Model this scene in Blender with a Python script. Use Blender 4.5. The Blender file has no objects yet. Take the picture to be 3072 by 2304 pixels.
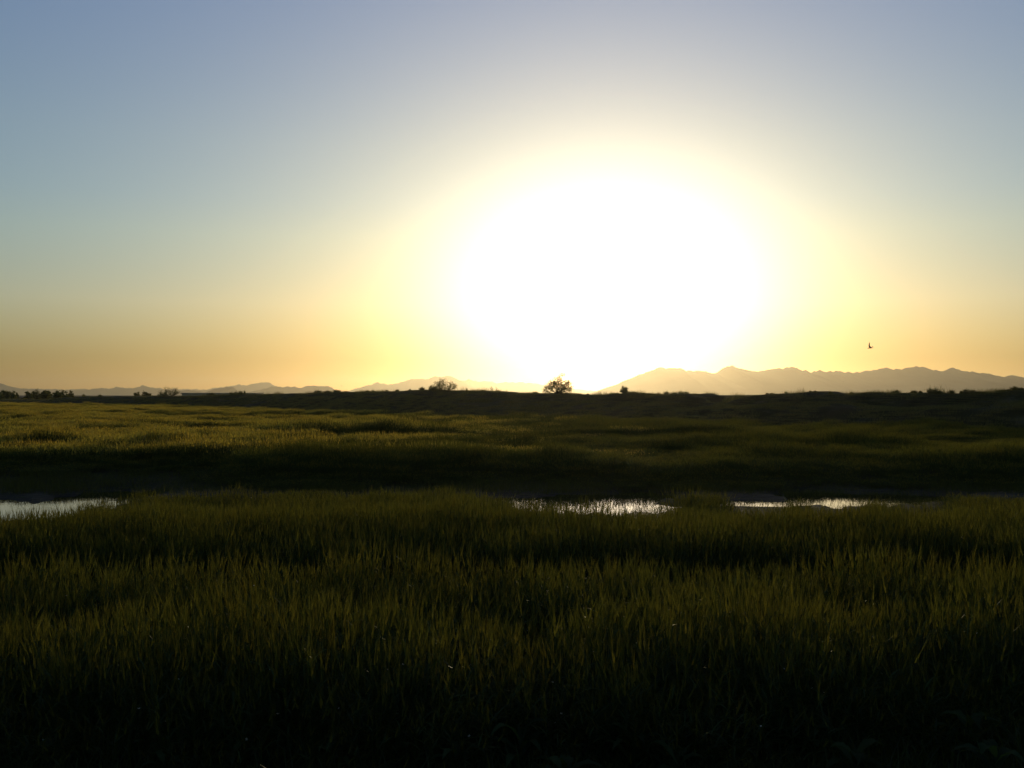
import bpy, math, random
import numpy as np
from mathutils import Vector, Matrix

random.seed(7)
RNG = np.random.default_rng(11)
scene = bpy.context.scene
COL = scene.collection
F = 2951.0           # focal length in photo pixels (3072 wide)
CX, HY = 1536.0, 1185.0
CAMZ = 2.5

# ------------------------------------------------------------------ camera
cam_d = bpy.data.cameras.new("camera")
cam = bpy.data.objects.new("camera", cam_d)
COL.objects.link(cam)
cam_d.sensor_width = 36.0
cam_d.lens = 36.0 * F / 3072.0
cam_d.clip_start = 0.05
cam_d.clip_end = 60000.0
cam.location = (0, 0, CAMZ)
cam.rotation_euler = (math.radians(90 + 0.64), 0, 0)
scene.camera = cam

# ------------------------------------------------------------------ light
SUN_EL = math.radians(5.0)
SUN_AZ = math.radians(5.5)       # to the right of +Y
sdir = Vector((math.sin(SUN_AZ) * math.cos(SUN_EL), math.cos(SUN_AZ) * math.cos(SUN_EL), math.sin(SUN_EL)))
world = bpy.data.worlds.new("World")
scene.world = world
world.use_nodes = True
wn = world.node_tree
wn.nodes.clear()
def N(nt, t, **kw):
    n = nt.nodes.new(t)
    for k, v in kw.items():
        setattr(n, k, v)
    return n
sky = N(wn, "ShaderNodeTexSky", sky_type='NISHITA')
sky.sun_disc = False
sky.sun_elevation = SUN_EL
sky.sun_rotation = SUN_AZ
sky.altitude = 900.0
sky.air_density = 1.0
sky.dust_density = 1.4
sky.ozone_density = 1.0
bg = N(wn, "ShaderNodeBackground")
bg.inputs["Strength"].default_value = 0.126
wo = N(wn, "ShaderNodeOutputWorld")
# aureole of the low sun in the dusty air: brightness depends only on the angle to the sun
tc = N(wn, "ShaderNodeTexCoord")
nrm = N(wn, "ShaderNodeVectorMath", operation='NORMALIZE')
wn.links.new(tc.outputs["Generated"], nrm.inputs[0])
# (slightly wider than high: the dust lies in level layers)
dif = N(wn, "ShaderNodeVectorMath", operation='SUBTRACT'); dif.inputs[1].default_value = sdir
wn.links.new(nrm.outputs[0], dif.inputs[0])
flat = N(wn, "ShaderNodeVectorMath", operation='MULTIPLY'); flat.inputs[1].default_value = (1, 1, 1.38)
wn.links.new(dif.outputs[0], flat.inputs[0])
acos = N(wn, "ShaderNodeVectorMath", operation='LENGTH')
wn.links.new(flat.outputs[0], acos.inputs[0])
def aureole(width_deg, power, color, strength):
    """strength * exp(-(angle/width)^power) * color"""
    d = N(wn, "ShaderNodeMath", operation='DIVIDE'); d.inputs[1].default_value = math.radians(width_deg)
    wn.links.new(acos.outputs["Value"], d.inputs[0])
    p = N(wn, "ShaderNodeMath", operation='POWER'); p.inputs[1].default_value = power
    wn.links.new(d.outputs[0], p.inputs[0])
    m = N(wn, "ShaderNodeMath", operation='MULTIPLY'); m.inputs[1].default_value = -1.0
    wn.links.new(p.outputs[0], m.inputs[0])
    e = N(wn, "ShaderNodeMath", operation='EXPONENT')
    wn.links.new(m.outputs[0], e.inputs[0])
    s = N(wn, "ShaderNodeVectorMath", operation='SCALE')
    s.inputs[0].default_value = tuple(c * strength for c in color)
    wn.links.new(e.outputs[0], s.inputs["Scale"])
    return s.outputs[0]
tint = N(wn, "ShaderNodeVectorMath", operation='MULTIPLY')
wn.links.new(sky.outputs[0], tint.inputs[0])
# dust layer low in the air: warmer and dimmer towards the horizon, bluer overhead
sepz = N(wn, "ShaderNodeSeparateXYZ"); wn.links.new(nrm.outputs[0], sepz.inputs[0])
dust = N(wn, "ShaderNodeValToRGB")
DUST = [(0.0, (.44, .42, .36)), (.035, (.465, .475, .46)), (.09, (.80, .85, .90)), (.156, (.91, 1.06, 1.16)), (.19, (.91, 1.09, 1.28)), (.242, (.97, 1.15, 1.38)), (.309, (1.0, 1.18, 1.52)), (.375, (1.03, 1.22, 1.66))]
while len(dust.color_ramp.elements) < len(DUST): dust.color_ramp.elements.new(0.9)
for e, (p_, c_) in zip(dust.color_ramp.elements, DUST): e.position = p_; e.color = tuple(q / 2 for q in c_) + (1,)
dbl = N(wn, "ShaderNodeVectorMath", operation='SCALE'); dbl.inputs["Scale"].default_value = 2.0
wn.links.new(sepz.outputs[2], dust.inputs[0]); wn.links.new(dust.outputs[0], dbl.inputs[0]); wn.links.new(dbl.outputs[0], tint.inputs[1])
acc = tint.outputs[0]
AUREOLES = [(8.6, 2.6, (0.8, 0.95, 1.25), 9.0)]
for a in AUREOLES:
    ad = N(wn, "ShaderNodeVectorMath", operation='ADD')
    wn.links.new(acc, ad.inputs[0]); wn.links.new(aureole(*a), ad.inputs[1])
    acc = ad.outputs[0]
wn.links.new(acc, bg.inputs["Color"])
wn.links.new(bg.outputs[0], wo.inputs["Surface"])

sun_d = bpy.data.lights.new("sun", 'SUN')
sun_d.energy = 2.0
sun_d.angle = math.radians(0.5)
sun_d.color = (1.0, 0.80, 0.52)
sun = bpy.data.objects.new("sun", sun_d)
COL.objects.link(sun)
sun.rotation_euler = (-sdir).to_track_quat('-Z', 'Y').to_euler()
sun.location = (0, 0, 30)

vs = scene.view_settings
vs.view_transform = 'Standard'
vs.look = 'None'
vs.exposure = -0.56
vs.gamma = 1.0
vs.use_curve_mapping = False
scene.cycles.max_bounces = 6
scene.cycles.transparent_max_bounces = 16
scene.cycles.volume_bounces = 0
scene.cycles.sample_clamp_indirect = 4.0
scene.cycles.use_denoising = True

# ------------------------------------------------------------------ helpers
def tag(o, label=None, cat=None, group=None, kind=None):
    if label: o["label"] = label
    if cat: o["category"] = cat
    if group: o["group"] = group
    if kind: o["kind"] = kind
    return o

def mesh_np(name, V, Q=None, T=None, mats=(), smooth=False, matidx=None):
    """V (n,3); Q (m,4) quads; T (k,3) tris"""
    me = bpy.data.meshes.new(name)
    V = np.asarray(V, dtype=np.float32)
    loops, starts, n = [], [], 0
    if Q is not None and len(Q):
        Q = np.asarray(Q, dtype=np.int32); loops.append(Q.ravel()); starts.append(np.arange(len(Q)) * 4); n = len(Q) * 4
    if T is not None and len(T):
        T = np.asarray(T, dtype=np.int32); loops.append(T.ravel()); starts.append(n + np.arange(len(T)) * 3)
    loops = np.concatenate(loops); starts = np.concatenate(starts)
    me.vertices.add(len(V)); me.vertices.foreach_set("co", V.ravel())
    me.loops.add(len(loops)); me.loops.foreach_set("vertex_index", loops)
    me.polygons.add(len(starts)); me.polygons.foreach_set("loop_start", starts.astype(np.int32))
    for m in mats: me.materials.append(m)
    if matidx is not None: me.polygons.foreach_set("material_index", np.asarray(matidx, dtype=np.int32))
    me.polygons.foreach_set("use_smooth", np.full(len(starts), smooth))
    me.update(calc_edges=True)
    me.validate()
    return me

def link(name, me, parent=None, loc=None):
    o = bpy.data.objects.new(name, me)
    COL.objects.link(o)
    if parent is not None: o.parent = parent
    if loc is not None: o.location = loc
    return o

def grid_quads(nu, nv):
    i = np.arange(nu - 1)[:, None] * nv + np.arange(nv - 1)[None, :]
    return np.stack([i, i + 1, i + nv + 1, i + nv], axis=-1).reshape(-1, 4)

_perm = RNG.permutation(4096)
_vals = RNG.random(4096)
def vnoise(x, y):
    x = np.asarray(x, float); y = np.asarray(y, float)
    xi = np.floor(x).astype(np.int64); yi = np.floor(y).astype(np.int64)
    fx = x - xi; fy = y - yi
    fx = fx * fx * (3 - 2 * fx); fy = fy * fy * (3 - 2 * fy)
    def h(a, b): return _vals[_perm[(a + _perm[b & 4095]) & 4095]]
    return (h(xi, yi) * (1 - fx) + h(xi + 1, yi) * fx) * (1 - fy) + (h(xi, yi + 1) * (1 - fx) + h(xi + 1, yi + 1) * fx) * fy
def fbm(x, y, o=4):
    s, a, t = 0, 1.0, 0
    for k in range(o):
        s = s + a * (vnoise(x * 2 ** k + 17.3 * k, y * 2 ** k + 9.1 * k) - 0.5); t += a * 0.5; a *= 0.5
    return s / t          # -1..1
def sstep(a, b, x):
    t = np.clip((x - a) / (b - a), 0, 1); return t * t * (3 - 2 * t)

# ------------------------------------------------------------------ materials
def new_mat(name):
    m = bpy.data.materials.new(name); m.use_nodes = True
    nt = m.node_tree; nt.nodes.clear()
    out = N(nt, "ShaderNodeOutputMaterial")
    return m, nt, out
def leafy(name, c_diff, c_trans, gloss=0.06, rough=0.35, vary=0.35, hue_to=None):
    """two-sided leaf: reflected + transmitted light, colour varying from plant to plant"""
    m, nt, out = new_mat(name)
    oi = N(nt, "ShaderNodeObjectInfo")
    geo = N(nt, "ShaderNodeNewGeometry")
    mx = N(nt, "ShaderNodeMath", operation='MULTIPLY_ADD')
    nt.links.new(geo.outputs["Random Per Island"], mx.inputs[0]); mx.inputs[1].default_value = 2 * vary; mx.inputs[2].default_value = 1 - vary
    d = N(nt, "ShaderNodeBsdfDiffuse"); t = N(nt, "ShaderNodeBsdfTranslucent"); g = N(nt, "ShaderNodeBsdfGlossy")
    for sh, c in ((d, c_diff), (t, c_trans)):
        mixc = N(nt, "ShaderNodeMix", data_type='RGBA')
        mixc.inputs[6].default_value = (*c, 1)
        c2 = hue_to or (c[0] * 1.12, c[1] * 0.94, c[2] * 0.85)
        if hue_to: c2 = tuple(hue_to[i] * (sum(c) / sum(hue_to)) for i in range(3))
        mixc.inputs[7].default_value = (*c2, 1)
        nt.links.new(oi.outputs["Random"], mixc.inputs[0])
        sc = N(nt, "ShaderNodeVectorMath", operation='SCALE')
        nt.links.new(mixc.outputs[2], sc.inputs[0]); nt.links.new(mx.outputs[0], sc.inputs["Scale"])
        nt.links.new(sc.outputs[0], sh.inputs["Color"])
    g.inputs["Color"].default_value = (0.8, 0.8, 0.7, 1); g.inputs["Roughness"].default_value = rough
    add = N(nt, "ShaderNodeAddShader"); nt.links.new(d.outputs[0], add.inputs[0]); nt.links.new(t.outputs[0], add.inputs[1])
    mix = N(nt, "ShaderNodeMixShader"); mix.inputs[0].default_value = gloss
    nt.links.new(add.outputs[0], mix.inputs[1]); nt.links.new(g.outputs[0], mix.inputs[2])
    nt.links.new(mix.outputs[0], out.inputs["Surface"])
    return m
def earthy(name, cols, scale, rough=0.9, bump=0.4, bscale=None, stops=None):
    m, nt, out = new_mat(name)
    p = N(nt, "ShaderNodeBsdfPrincipled"); p.inputs["Roughness"].default_value = rough
    p.inputs["Specular IOR Level"].default_value = 0.05
    geo = N(nt, "ShaderNodeNewGeometry")
    no = N(nt, "ShaderNodeTexNoise"); no.inputs["Scale"].default_value = scale; no.inputs["Detail"].default_value = 8
    no.inputs["Roughness"].default_value = 0.62
    nt.links.new(geo.outputs["Position"], no.inputs["Vector"])
    cr = N(nt, "ShaderNodeValToRGB")
    st = stops or [0.32 + 0.36 * i / (len(cols) - 1) for i in range(len(cols))]
    while len(cr.color_ramp.elements) < len(cols): cr.color_ramp.elements.new(0.5)
    for e, c, s in zip(cr.color_ramp.elements, cols, st):
        e.position = s; e.color = (*c, 1)
    nt.links.new(no.outputs["Fac"], cr.inputs[0]); nt.links.new(cr.outputs[0], p.inputs["Base Color"])
    b = N(nt, "ShaderNodeBump"); b.inputs["Strength"].default_value = bump; b.inputs["Distance"].default_value = 0.1
    n2 = N(nt, "ShaderNodeTexNoise"); n2.inputs["Scale"].default_value = bscale or scale * 6; n2.inputs["Detail"].default_value = 6
    nt.links.new(geo.outputs["Position"], n2.inputs["Vector"])
    nt.links.new(n2.outputs["Fac"], b.inputs["Height"]); nt.links.new(b.outputs[0], p.inputs["Normal"])
    nt.links.new(p.outputs[0], out.inputs["Surface"])
    return m

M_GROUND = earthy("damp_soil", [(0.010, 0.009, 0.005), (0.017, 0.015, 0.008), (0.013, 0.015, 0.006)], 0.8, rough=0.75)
M_BANK = earthy("scrubby_earth", [(0.030, 0.028, 0.010), (0.055, 0.042, 0.018), (0.042, 0.038, 0.013), (0.12, 0.095, 0.055)], 0.35,
                rough=0.95, bump=0.8, stops=[0.30, 0.45, 0.58, 0.72])
M_MOUNT = earthy("dry_rock", [(0.09, 0.075, 0.06), (0.13, 0.11, 0.085)], 0.002, rough=1.0, bump=0.3, bscale=0.02)
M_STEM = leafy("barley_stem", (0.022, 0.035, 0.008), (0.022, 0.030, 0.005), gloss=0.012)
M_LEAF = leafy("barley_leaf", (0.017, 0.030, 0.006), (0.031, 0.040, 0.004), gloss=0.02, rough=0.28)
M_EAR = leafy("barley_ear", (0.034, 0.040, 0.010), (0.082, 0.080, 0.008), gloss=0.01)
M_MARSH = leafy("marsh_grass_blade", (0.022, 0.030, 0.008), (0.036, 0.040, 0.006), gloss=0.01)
M_EAR_SUNLIT = leafy("sunlit_barley_ear", (0.095, 0.080, 0.020), (0.29, 0.235, 0.024), gloss=0.02)  # ear colour brightened to carry the stronger light on the far-left field
M_LEAF_SUNLIT = leafy("sunlit_barley_leaf", (0.036, 0.044, 0.009), (0.105, 0.100, 0.010), gloss=0.03)  # leaf colour brightened the same way
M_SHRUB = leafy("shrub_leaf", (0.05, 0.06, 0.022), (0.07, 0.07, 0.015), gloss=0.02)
M_TWIG = earthy("grey_bark", [(0.045, 0.035, 0.025), (0.08, 0.065, 0.045)], 8.0)
M_WEED = leafy("broad_leaf", (0.016, 0.028, 0.009), (0.03, 0.045, 0.008), gloss=0.01, rough=0.4)
M_DRYGRASS = leafy("dry_grass", (0.07, 0.07, 0.025), (0.08, 0.075, 0.02), gloss=0.01)
M_GLINT = leafy("white_glint", (0.4, 0.4, 0.33), (0.4, 0.38, 0.28), gloss=0.1)  # white stands in for sun glints in the crop
def water_mat():
    m, nt, out = new_mat("still_water")
    p = N(nt, "ShaderNodeBsdfPrincipled")
    p.inputs["Base Color"].default_value = (0.012, 0.013, 0.009, 1); p.inputs["Roughness"].default_value = 0.03
    p.inputs["IOR"].default_value = 1.33
    geo = N(nt, "ShaderNodeNewGeometry"); no = N(nt, "ShaderNodeTexNoise"); no.inputs["Scale"].default_value = 4.0
    nt.links.new(geo.outputs["Position"], no.inputs["Vector"])
    b = N(nt, "ShaderNodeBump"); b.inputs["Strength"].default_value = 0.05; b.inputs["Distance"].default_value = 0.02
    nt.links.new(no.outputs["Fac"], b.inputs["Height"]); nt.links.new(b.outputs[0], p.inputs["Normal"])
    nt.links.new(p.outputs[0], out.inputs["Surface"])
    return m
M_WATER = water_mat()

# ------------------------------------------------------------------ terrain
# ponds: centre x, centre y, half width, half depth
PONDS = [(-9.9, 22.0, 1.25, 3.6), (-7.9, 21.8, 0.35, 0.5), (-12.2, 22.0, 1.3, 1.6), (1.7, 22.4, 2.1, 2.1), (2.9, 24.4, 1.4, 0.9),
         (4.7, 23.2, 0.9, 0.8), (5.9, 22.7, 1.5, 0.9), (7.9, 23.6, 1.5, 2.1), (9.7, 24.0, 1.5, 1.2), (-6.6, 23.0, 0.7, 0.5)]
def pond_mask(x, y):
    w = fbm(x * 1.3, y * 1.6, 4)
    m = np.zeros(np.shape(x))
    for cx, cy, rx, ry in PONDS:
        d = np.sqrt(((x - cx) / rx) ** 2 + ((y - cy) / ry) ** 2) + 0.45 * w
        m = np.maximum(m, 1 - sstep(0.75, 1.15, d))
    return m
def ground_h(x, y):
    x = np.asarray(x, float); y = np.asarray(y, float)
    r = np.sqrt(x * x + y * y)
    h = 0.9 * (1 - sstep(2.6, 5.8, y + 0.25 * fbm(x * 0.5, y * 0.5, 2)))
    back = 0.22 * sstep(25.5, 29.5, y) * (1 - sstep(45, 90, y))
    n = 0.05 * fbm(x * 0.6, y * 0.6, 3) + (0.07 + 0.10 * sstep(30, 45, y)) * fbm(x * 0.10 + 5, y * 0.14, 3)
    damp = 1 - 0.75 * sstep(17, 19.5, y) * (1 - sstep(27, 30, y))
    near = 1 - sstep(250, 500, r)
    h = h + back + 0.09 * (1 - sstep(300, 800, r)) * 0 + 0.075 + n * damp * near
    pm = pond_mask(x, y) if np.any((y > 15) & (y < 30)) else 0
    h = h - 0.14 * pm
    return h

az = np.concatenate([np.arange(-180, -42, 4.0), np.arange(-42, 42, 0.22), np.arange(42, 180, 4.0)])
rad = np.concatenate([[0.0], 1.0 * 1.035 ** np.arange(0, 287)])
rad = rad[rad < 19000]
rad = np.append(rad, 19000)
A, R = np.meshgrid(np.radians(az), rad, indexing='ij')
gx = R * np.sin(A); gy = R * np.cos(A)
gz = ground_h(gx, gy)
V = np.stack([gx, gy, gz], -1).reshape(-1, 3)
Q = grid_quads(len(az), len(rad))
nv = len(rad)                                    # close the ring
i = np.arange(nv - 1)
Q = np.concatenate([Q, np.stack([(len(az) - 1) * nv + i, (len(az) - 1) * nv + i + 1, i + 1, i], -1)])
g = link("ground", mesh_np("ground", V, Q=Q[:, ::-1], mats=[M_GROUND], smooth=True))
tag(g, kind="structure")

for k, (cx, cy, rx, ry) in enumerate(PONDS):
    n = 40
    a = np.linspace(0, 2 * math.pi, n, endpoint=False)
    wob = 1.30 + 0.10 * np.sin(3 * a + k)
    Vp = np.stack([cx + rx * wob * np.cos(a), cy + ry * wob * np.sin(a), np.full(n, 0.0 - 0.0008 * k)], -1)
    Vp = np.vstack([Vp, [[cx, cy, -0.0008 * k]]])
    T = [(j, (j + 1) % n, n) for j in range(n)]
    o = link("water", mesh_np("water", Vp, T=T, mats=[M_WATER]))
    tag(o, kind="structure")

# ------------------------------------------------------------------ embankment
# near foot of the bank (photo column -> distance), and the skyline it makes
FOOT = [(-260, 420), (-120, 232), (-78, 192), (-39, 146), (-22, 118), (0, 86), (9, 75), (18, 63), (28, 52), (46, 42), (90, 30), (150, 20)]
SKYL = [(-2000, 1199), (0, 1198), (130, 1199), (200, 1194), (260, 1190), (420, 1190), (545, 1189), (650, 1186), (768, 1184), (900, 1181), (1000, 1178),
        (1100, 1177), (1180, 1174), (1250, 1171), (1330, 1173), (1375, 1178), (1390, 1181), (1410, 1176), (1460, 1174), (1500, 1178), (1540, 1183),
        (1700, 1186), (1830, 1187), (1850, 1182), (1900, 1182), (1930, 1188), (2020, 1187), (2050, 1183), (2066, 1186), (2090, 1191), (2104, 1196), (2114, 1208), (2135, 1212),
        (2190, 1210), (2210, 1202), (2230, 1192), (2260, 1187), (2300, 1184), (2380, 1184), (2405, 1178), (2440, 1178), (2460, 1184),
        (2560, 1184), (2590, 1178), (2610, 1178), (2640, 1182), (2720, 1179), (2850, 1181), (2960, 1178), (3020, 1174), (3072, 1169), (3300, 1165), (6000, 1160)]
fp = np.array(FOOT, float)
seg = np.hypot(*(fp[1:] - fp[:-1]).T); cs = np.concatenate([[0], np.cumsum(seg)])
s_fine = np.concatenate([np.arange(0, cs[2], 1.5), np.arange(cs[2], cs[-1], 0.45)])
def cr_eval(s, col):
    return np.interp(s, cs, fp[:, col])
ker = np.ones(41) / 41
def smooth(v, k=41):
    p = np.pad(v, k // 2, mode='edge'); return np.convolve(p, np.ones(k) / k, mode='valid')
bx0 = smooth(cr_eval(s_fine, 0)); by0 = smooth(cr_eval(s_fine, 1))
tx = np.gradient(bx0); ty = np.gradient(by0); tl = np.hypot(tx, ty); tx /= tl; ty /= tl
nx, ny = -ty, tx                                     # away from the camera
flip = np.where(nx * bx0 + ny * by0 < 0, -1, 1); nx = nx * flip; ny = ny * flip
prof_v = np.concatenate([[-0.6, -0.2], np.linspace(0, 10, 34), np.linspace(10.6, 15, 8), [17, 20, 23]])
sk = np.array(SKYL, float)
U, W = np.meshgrid(np.arange(len(s_fine)), prof_v, indexing='ij')
bx = bx0[U] + nx[U] * W; by = by0[U] + ny[U] * W
topx = bx0 + nx * 9.0; topy = by0 + ny * 9.0
pxs = CX + F * topx / np.maximum(topy, 1)
Htop = CAMZ + (HY - np.interp(pxs, sk[:, 0], sk[:, 1])) / F * topy
Htop = np.clip(Htop, 0.8, 3.6)
ledge = np.interp(bx0, [-30, -10, 5, 14], [0.0, 0.1, 0.5, 1.0])        # the right-hand bank has a track half way up
f1 = sstep(-0.2, 9.0, prof_v) * 0.35 + 0.65 * np.clip(prof_v / 9.0, 0, 1) ** 0.8
f2 = np.interp(prof_v, [-0.6, 0, 3.6, 4.2, 6.0, 8.7, 10], [0, 0.0, 0.60, 0.64, 0.66, 0.98, 1.0])
fr = f1[None, :] * (1 - ledge[:, None]) + f2[None, :] * ledge[:, None]
backf = 1 - sstep(11.5, 22, prof_v)[None, :]
fr = fr * backf
lump = 0.35 * fbm(bx * 0.22, by * 0.22, 4) + 0.14 * fbm(bx * 1.1, by * 1.1, 3)
edge = np.clip(np.minimum(prof_v + 0.2, 22 - prof_v) / 2.0, 0, 1)[None, :]
crest = np.exp(-((prof_v - 10) / 2.5) ** 2)[None, :]
bz = 0.05 + Htop[:, None] * fr + lump * edge * (1 - 0.82 * crest)
bz = np.where(W < -0.3, -0.25, bz); bz = np.where(W > 22.5, -0.3, bz)
V = np.stack([bx, by, bz], -1).reshape(-1, 3)
Qb = grid_quads(len(s_fine), len(prof_v))
bank = link("embankment", mesh_np("embankment", V, Q=Qb, mats=[M_BANK], smooth=True))
tag(bank, kind="structure")
BANK_PTS = V; BANK_SHAPE = (len(s_fine), len(prof_v))
def bank_dist(x, y):
    """signed distance in front of the foot line (positive: field side)"""
    x = np.asarray(x, float); y = np.asarray(y, float)
    st = 4
    P = np.stack([bx0[::st], by0[::st]], -1); nn = np.stack([nx[::st], ny[::st]], -1)
    out = np.empty(x.shape)
    fx, fy = x.ravel(), y.ravel(); o = out.ravel()
    for c in range(0, len(fx), 4000):
        dx = fx[c:c + 4000, None] - P[None, :, 0]; dy = fy[c:c + 4000, None] - P[None, :, 1]
        j = np.argmin(dx * dx + dy * dy, axis=1); r = np.arange(len(j))
        o[c:c + 4000] = -(dx[r, j] * nn[j, 0] + dy[r, j] * nn[j, 1])
    return o.reshape(x.shape)
def bank_top(px, v=9.5):
    """point of the crest seen in photo column px"""
    tx_, ty_ = bx0 + nx * v, by0 + ny * v
    pp = CX + F * tx_ / np.maximum(ty_, 1)
    j = int(np.argmin(np.abs(pp - px)))
    k = int(np.argmin(np.abs(prof_v - v)))
    return Vector((bx[j, k], by[j, k], bz[j, k]))

# farther low bank seen through the gap, and the flat-topped earth wall far left
def far_bank(x0, x1, y0, y1, top, depth, h0=None):
    n = 120; t = np.linspace(0, 1, n); v = np.linspace(0, 1, 14)
    TT, VV = np.meshgrid(t, v, indexing='ij')
    X = x0 + (x1 - x0) * TT; Y = y0 + (y1 - y0) * TT + depth * VV
    P = np.sin(np.pi * VV) ** 0.6 * np.minimum(1, np.minimum(TT, 1 - TT) * 8) ** 0.7
    Z = -0.1 + P * (top + 0.1 + 0.10 * fbm(X * 0.15, Y * 0.15, 3))
    o = link("embankment", mesh_np("far_embankment", np.stack([X, Y, Z], -1).reshape(-1, 3), Q=grid_quads(n, 14), mats=[M_BANK], smooth=True))
    tag(o, kind="structure")
far_bank(18, 110, 175, 190, 2.5, 16)
far_bank(-210, -95, 330, 330, 1.6, 14)

# ------------------------------------------------------------------ mountains
def mountain(pts, D, depth, seed, name="mountains"):
    pts = np.array(pts, float)
    px = np.arange(pts[0, 0], pts[-1, 0] + 1, 1.6)
    yy = np.interp(px, pts[:, 0], pts[:, 1])
    nz = fbm(px * 0.10 + seed, px * 0 + seed, 5) * 5.0
    prom = np.clip((HY - yy) / 20, 0, 1)
    ridge = CAMZ + (HY - yy) / F * D; fine = nz * prom / F * D
    v = np.concatenate([np.linspace(-1, 0, 16), np.linspace(0.1, 1, 8)])
    PX, VV = np.meshgrid(px, v, indexing='ij')
    X = D * (PX - CX) / F; Y = D + depth * VV
    fall = (1 - np.abs(VV)) ** 1.15
    rg = (1 - np.abs(fbm(X / 900.0 + seed, Y / 1600.0, 4))) - 0.75
    Z = ridge[:, None] * fall + 0.16 * ridge.max() * rg * np.clip(np.abs(VV) * (1 - np.abs(VV)) * 3.0, 0, 1) * fall ** 0.5
    Z = np.minimum(Z, ridge[:, None] * (1 - 0.25 * np.abs(VV)))
    Z = Z + fine[:, None] * np.exp(-(VV / 0.06) ** 2) + 0.05 * ridge.max() * fbm(X / 160.0, Y / 160.0, 4) * fall * (np.abs(VV) > 0.02)
    Z = np.where(np.abs(VV) > 0.99, -0.6, Z)
    o = link(name, mesh_np(name, np.stack([X, Y, Z], -1).reshape(-1, 3), Q=grid_quads(len(px), len(v)), mats=[M_MOUNT], smooth=True))
    tag(o, kind="structure")
    return ridge.max()
HM = []
HM.append(mountain([(1740, 1186), (1790, 1174), (1850, 1152), (1880, 1141), (1900, 1132), (1925, 1122), (1950, 1112), (1980, 1105), (2040, 1103), (2060, 1111), (2085, 1113),
    (2110, 1113), (2125, 1118), (2148, 1119), (2165, 1108), (2185, 1096), (2200, 1098), (2215, 1105), (2232, 1109), (2250, 1112), (2275, 1113), (2300, 1110),
    (2335, 1106), (2370, 1104), (2377, 1100), (2387, 1103), (2400, 1110), (2415, 1110), (2433, 1117), (2445, 1115), (2465, 1112), (2480, 1115), (2490, 1113), (2510, 1115),
    (2522, 1114), (2535, 1118), (2545, 1116), (2560, 1119), (2589, 1113), (2615, 1110), (2655, 1103), (2665, 1104), (2680, 1109), (2700, 1109), (2715, 1105), (2735, 1102),
    (2750, 1100), (2765, 1101), (2780, 1106), (2795, 1109), (2815, 1114), (2830, 1112), (2845, 1106), (2857, 1104), (2870, 1107), (2890, 1114), (2905, 1117), (2915, 1115),
    (2935, 1119), (2955, 1119), (2970, 1122), (2985, 1127), (3000, 1136), (3010, 1137), (3025, 1128), (3037, 1126), (3050, 1131), (3060, 1139), (3072, 1146), (3120, 1152), (3200, 1145),
    (3300, 1158), (3420, 1165), (3600, 1178), (3700, 1186)], 8500, 1600, 3.1))
HM.append(mountain([(1200, 1186), (1330, 1160), (1365, 1148), (1385, 1142), (1400, 1139), (1415, 1139), (1425, 1143), (1470, 1145), (1490, 1149), (1510, 1148), (1540, 1147), (1560, 1148),
    (1590, 1151), (1640, 1156), (1700, 1165), (1760, 1172), (1830, 1176), (1900, 1186)], 17500, 1200, 8.3))
HM.append(mountain([(1010, 1186), (1050, 1172), (1080, 1162), (1110, 1155), (1125, 1150), (1135, 1148), (1148, 1151), (1160, 1154), (1175, 1153), (1200, 1147), (1215, 1142), (1235, 1136),
    (1260, 1137), (1285, 1135), (1300, 1130), (1312, 1128), (1325, 1131), (1337, 1131), (1350, 1127), (1357, 1128), (1368, 1135), (1385, 1144), (1400, 1152), (1420, 1160),
    (1440, 1168), (1480, 1178), (1520, 1186)], 15000, 1500, 5.7))
HM.append(mountain([(735, 1186), (768, 1171), (800, 1165), (830, 1158), (850, 1161), (880, 1160), (895, 1163), (905, 1163), (920, 1158), (930, 1156), (943, 1157), (952, 1159), (965, 1156),
    (978, 1157), (995, 1164), (1008, 1171), (1020, 1177), (1040, 1186)], 11000, 900, 1.7))
HM.append(mountain([(560, 1186), (610, 1172), (650, 1163), (670, 1163), (700, 1157), (720, 1154), (740, 1156), (760, 1152), (768, 1150), (780, 1147), (800, 1146), (810, 1148), (820, 1155),
    (835, 1160), (870, 1170), (920, 1186)], 16000, 1500, 4.4))
HM.append(mountain([(595, 1186), (620, 1175), (640, 1168), (665, 1163), (685, 1161), (700, 1163), (712, 1174), (725, 1186)], 9500, 500, 2.2))
HM.append(mountain([(525, 1186), (545, 1171), (560, 1169), (580, 1170), (605, 1175), (630, 1186)], 10500, 500, 2.9))
HM.append(mountain([(190, 1186), (230, 1175), (250, 1172), (290, 1164), (305, 1163), (320, 1165), (340, 1165), (355, 1161), (370, 1163), (400, 1166), (415, 1160), (430, 1158), (440, 1160),
    (455, 1163), (480, 1165), (500, 1168), (540, 1174), (570, 1186)], 13500, 900, 6.1))
HM.append(mountain([(-900, 1186), (-700, 1160), (-500, 1150), (-350, 1156), (-200, 1142), (-80, 1140), (0, 1151), (20, 1157), (40, 1162), (60, 1165), (110, 1167), (170, 1168), (230, 1170), (330, 1174), (420, 1178), (480, 1186)], 14500, 1400, 7.7))
HM.append(mountain([(-300, 1186), (0, 1172), (300, 1168), (500, 1167), (620, 1168), (760, 1172), (900, 1178), (1100, 1174), (1300, 1178), (1500, 1186)], 18000, 700, 9.9))

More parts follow.
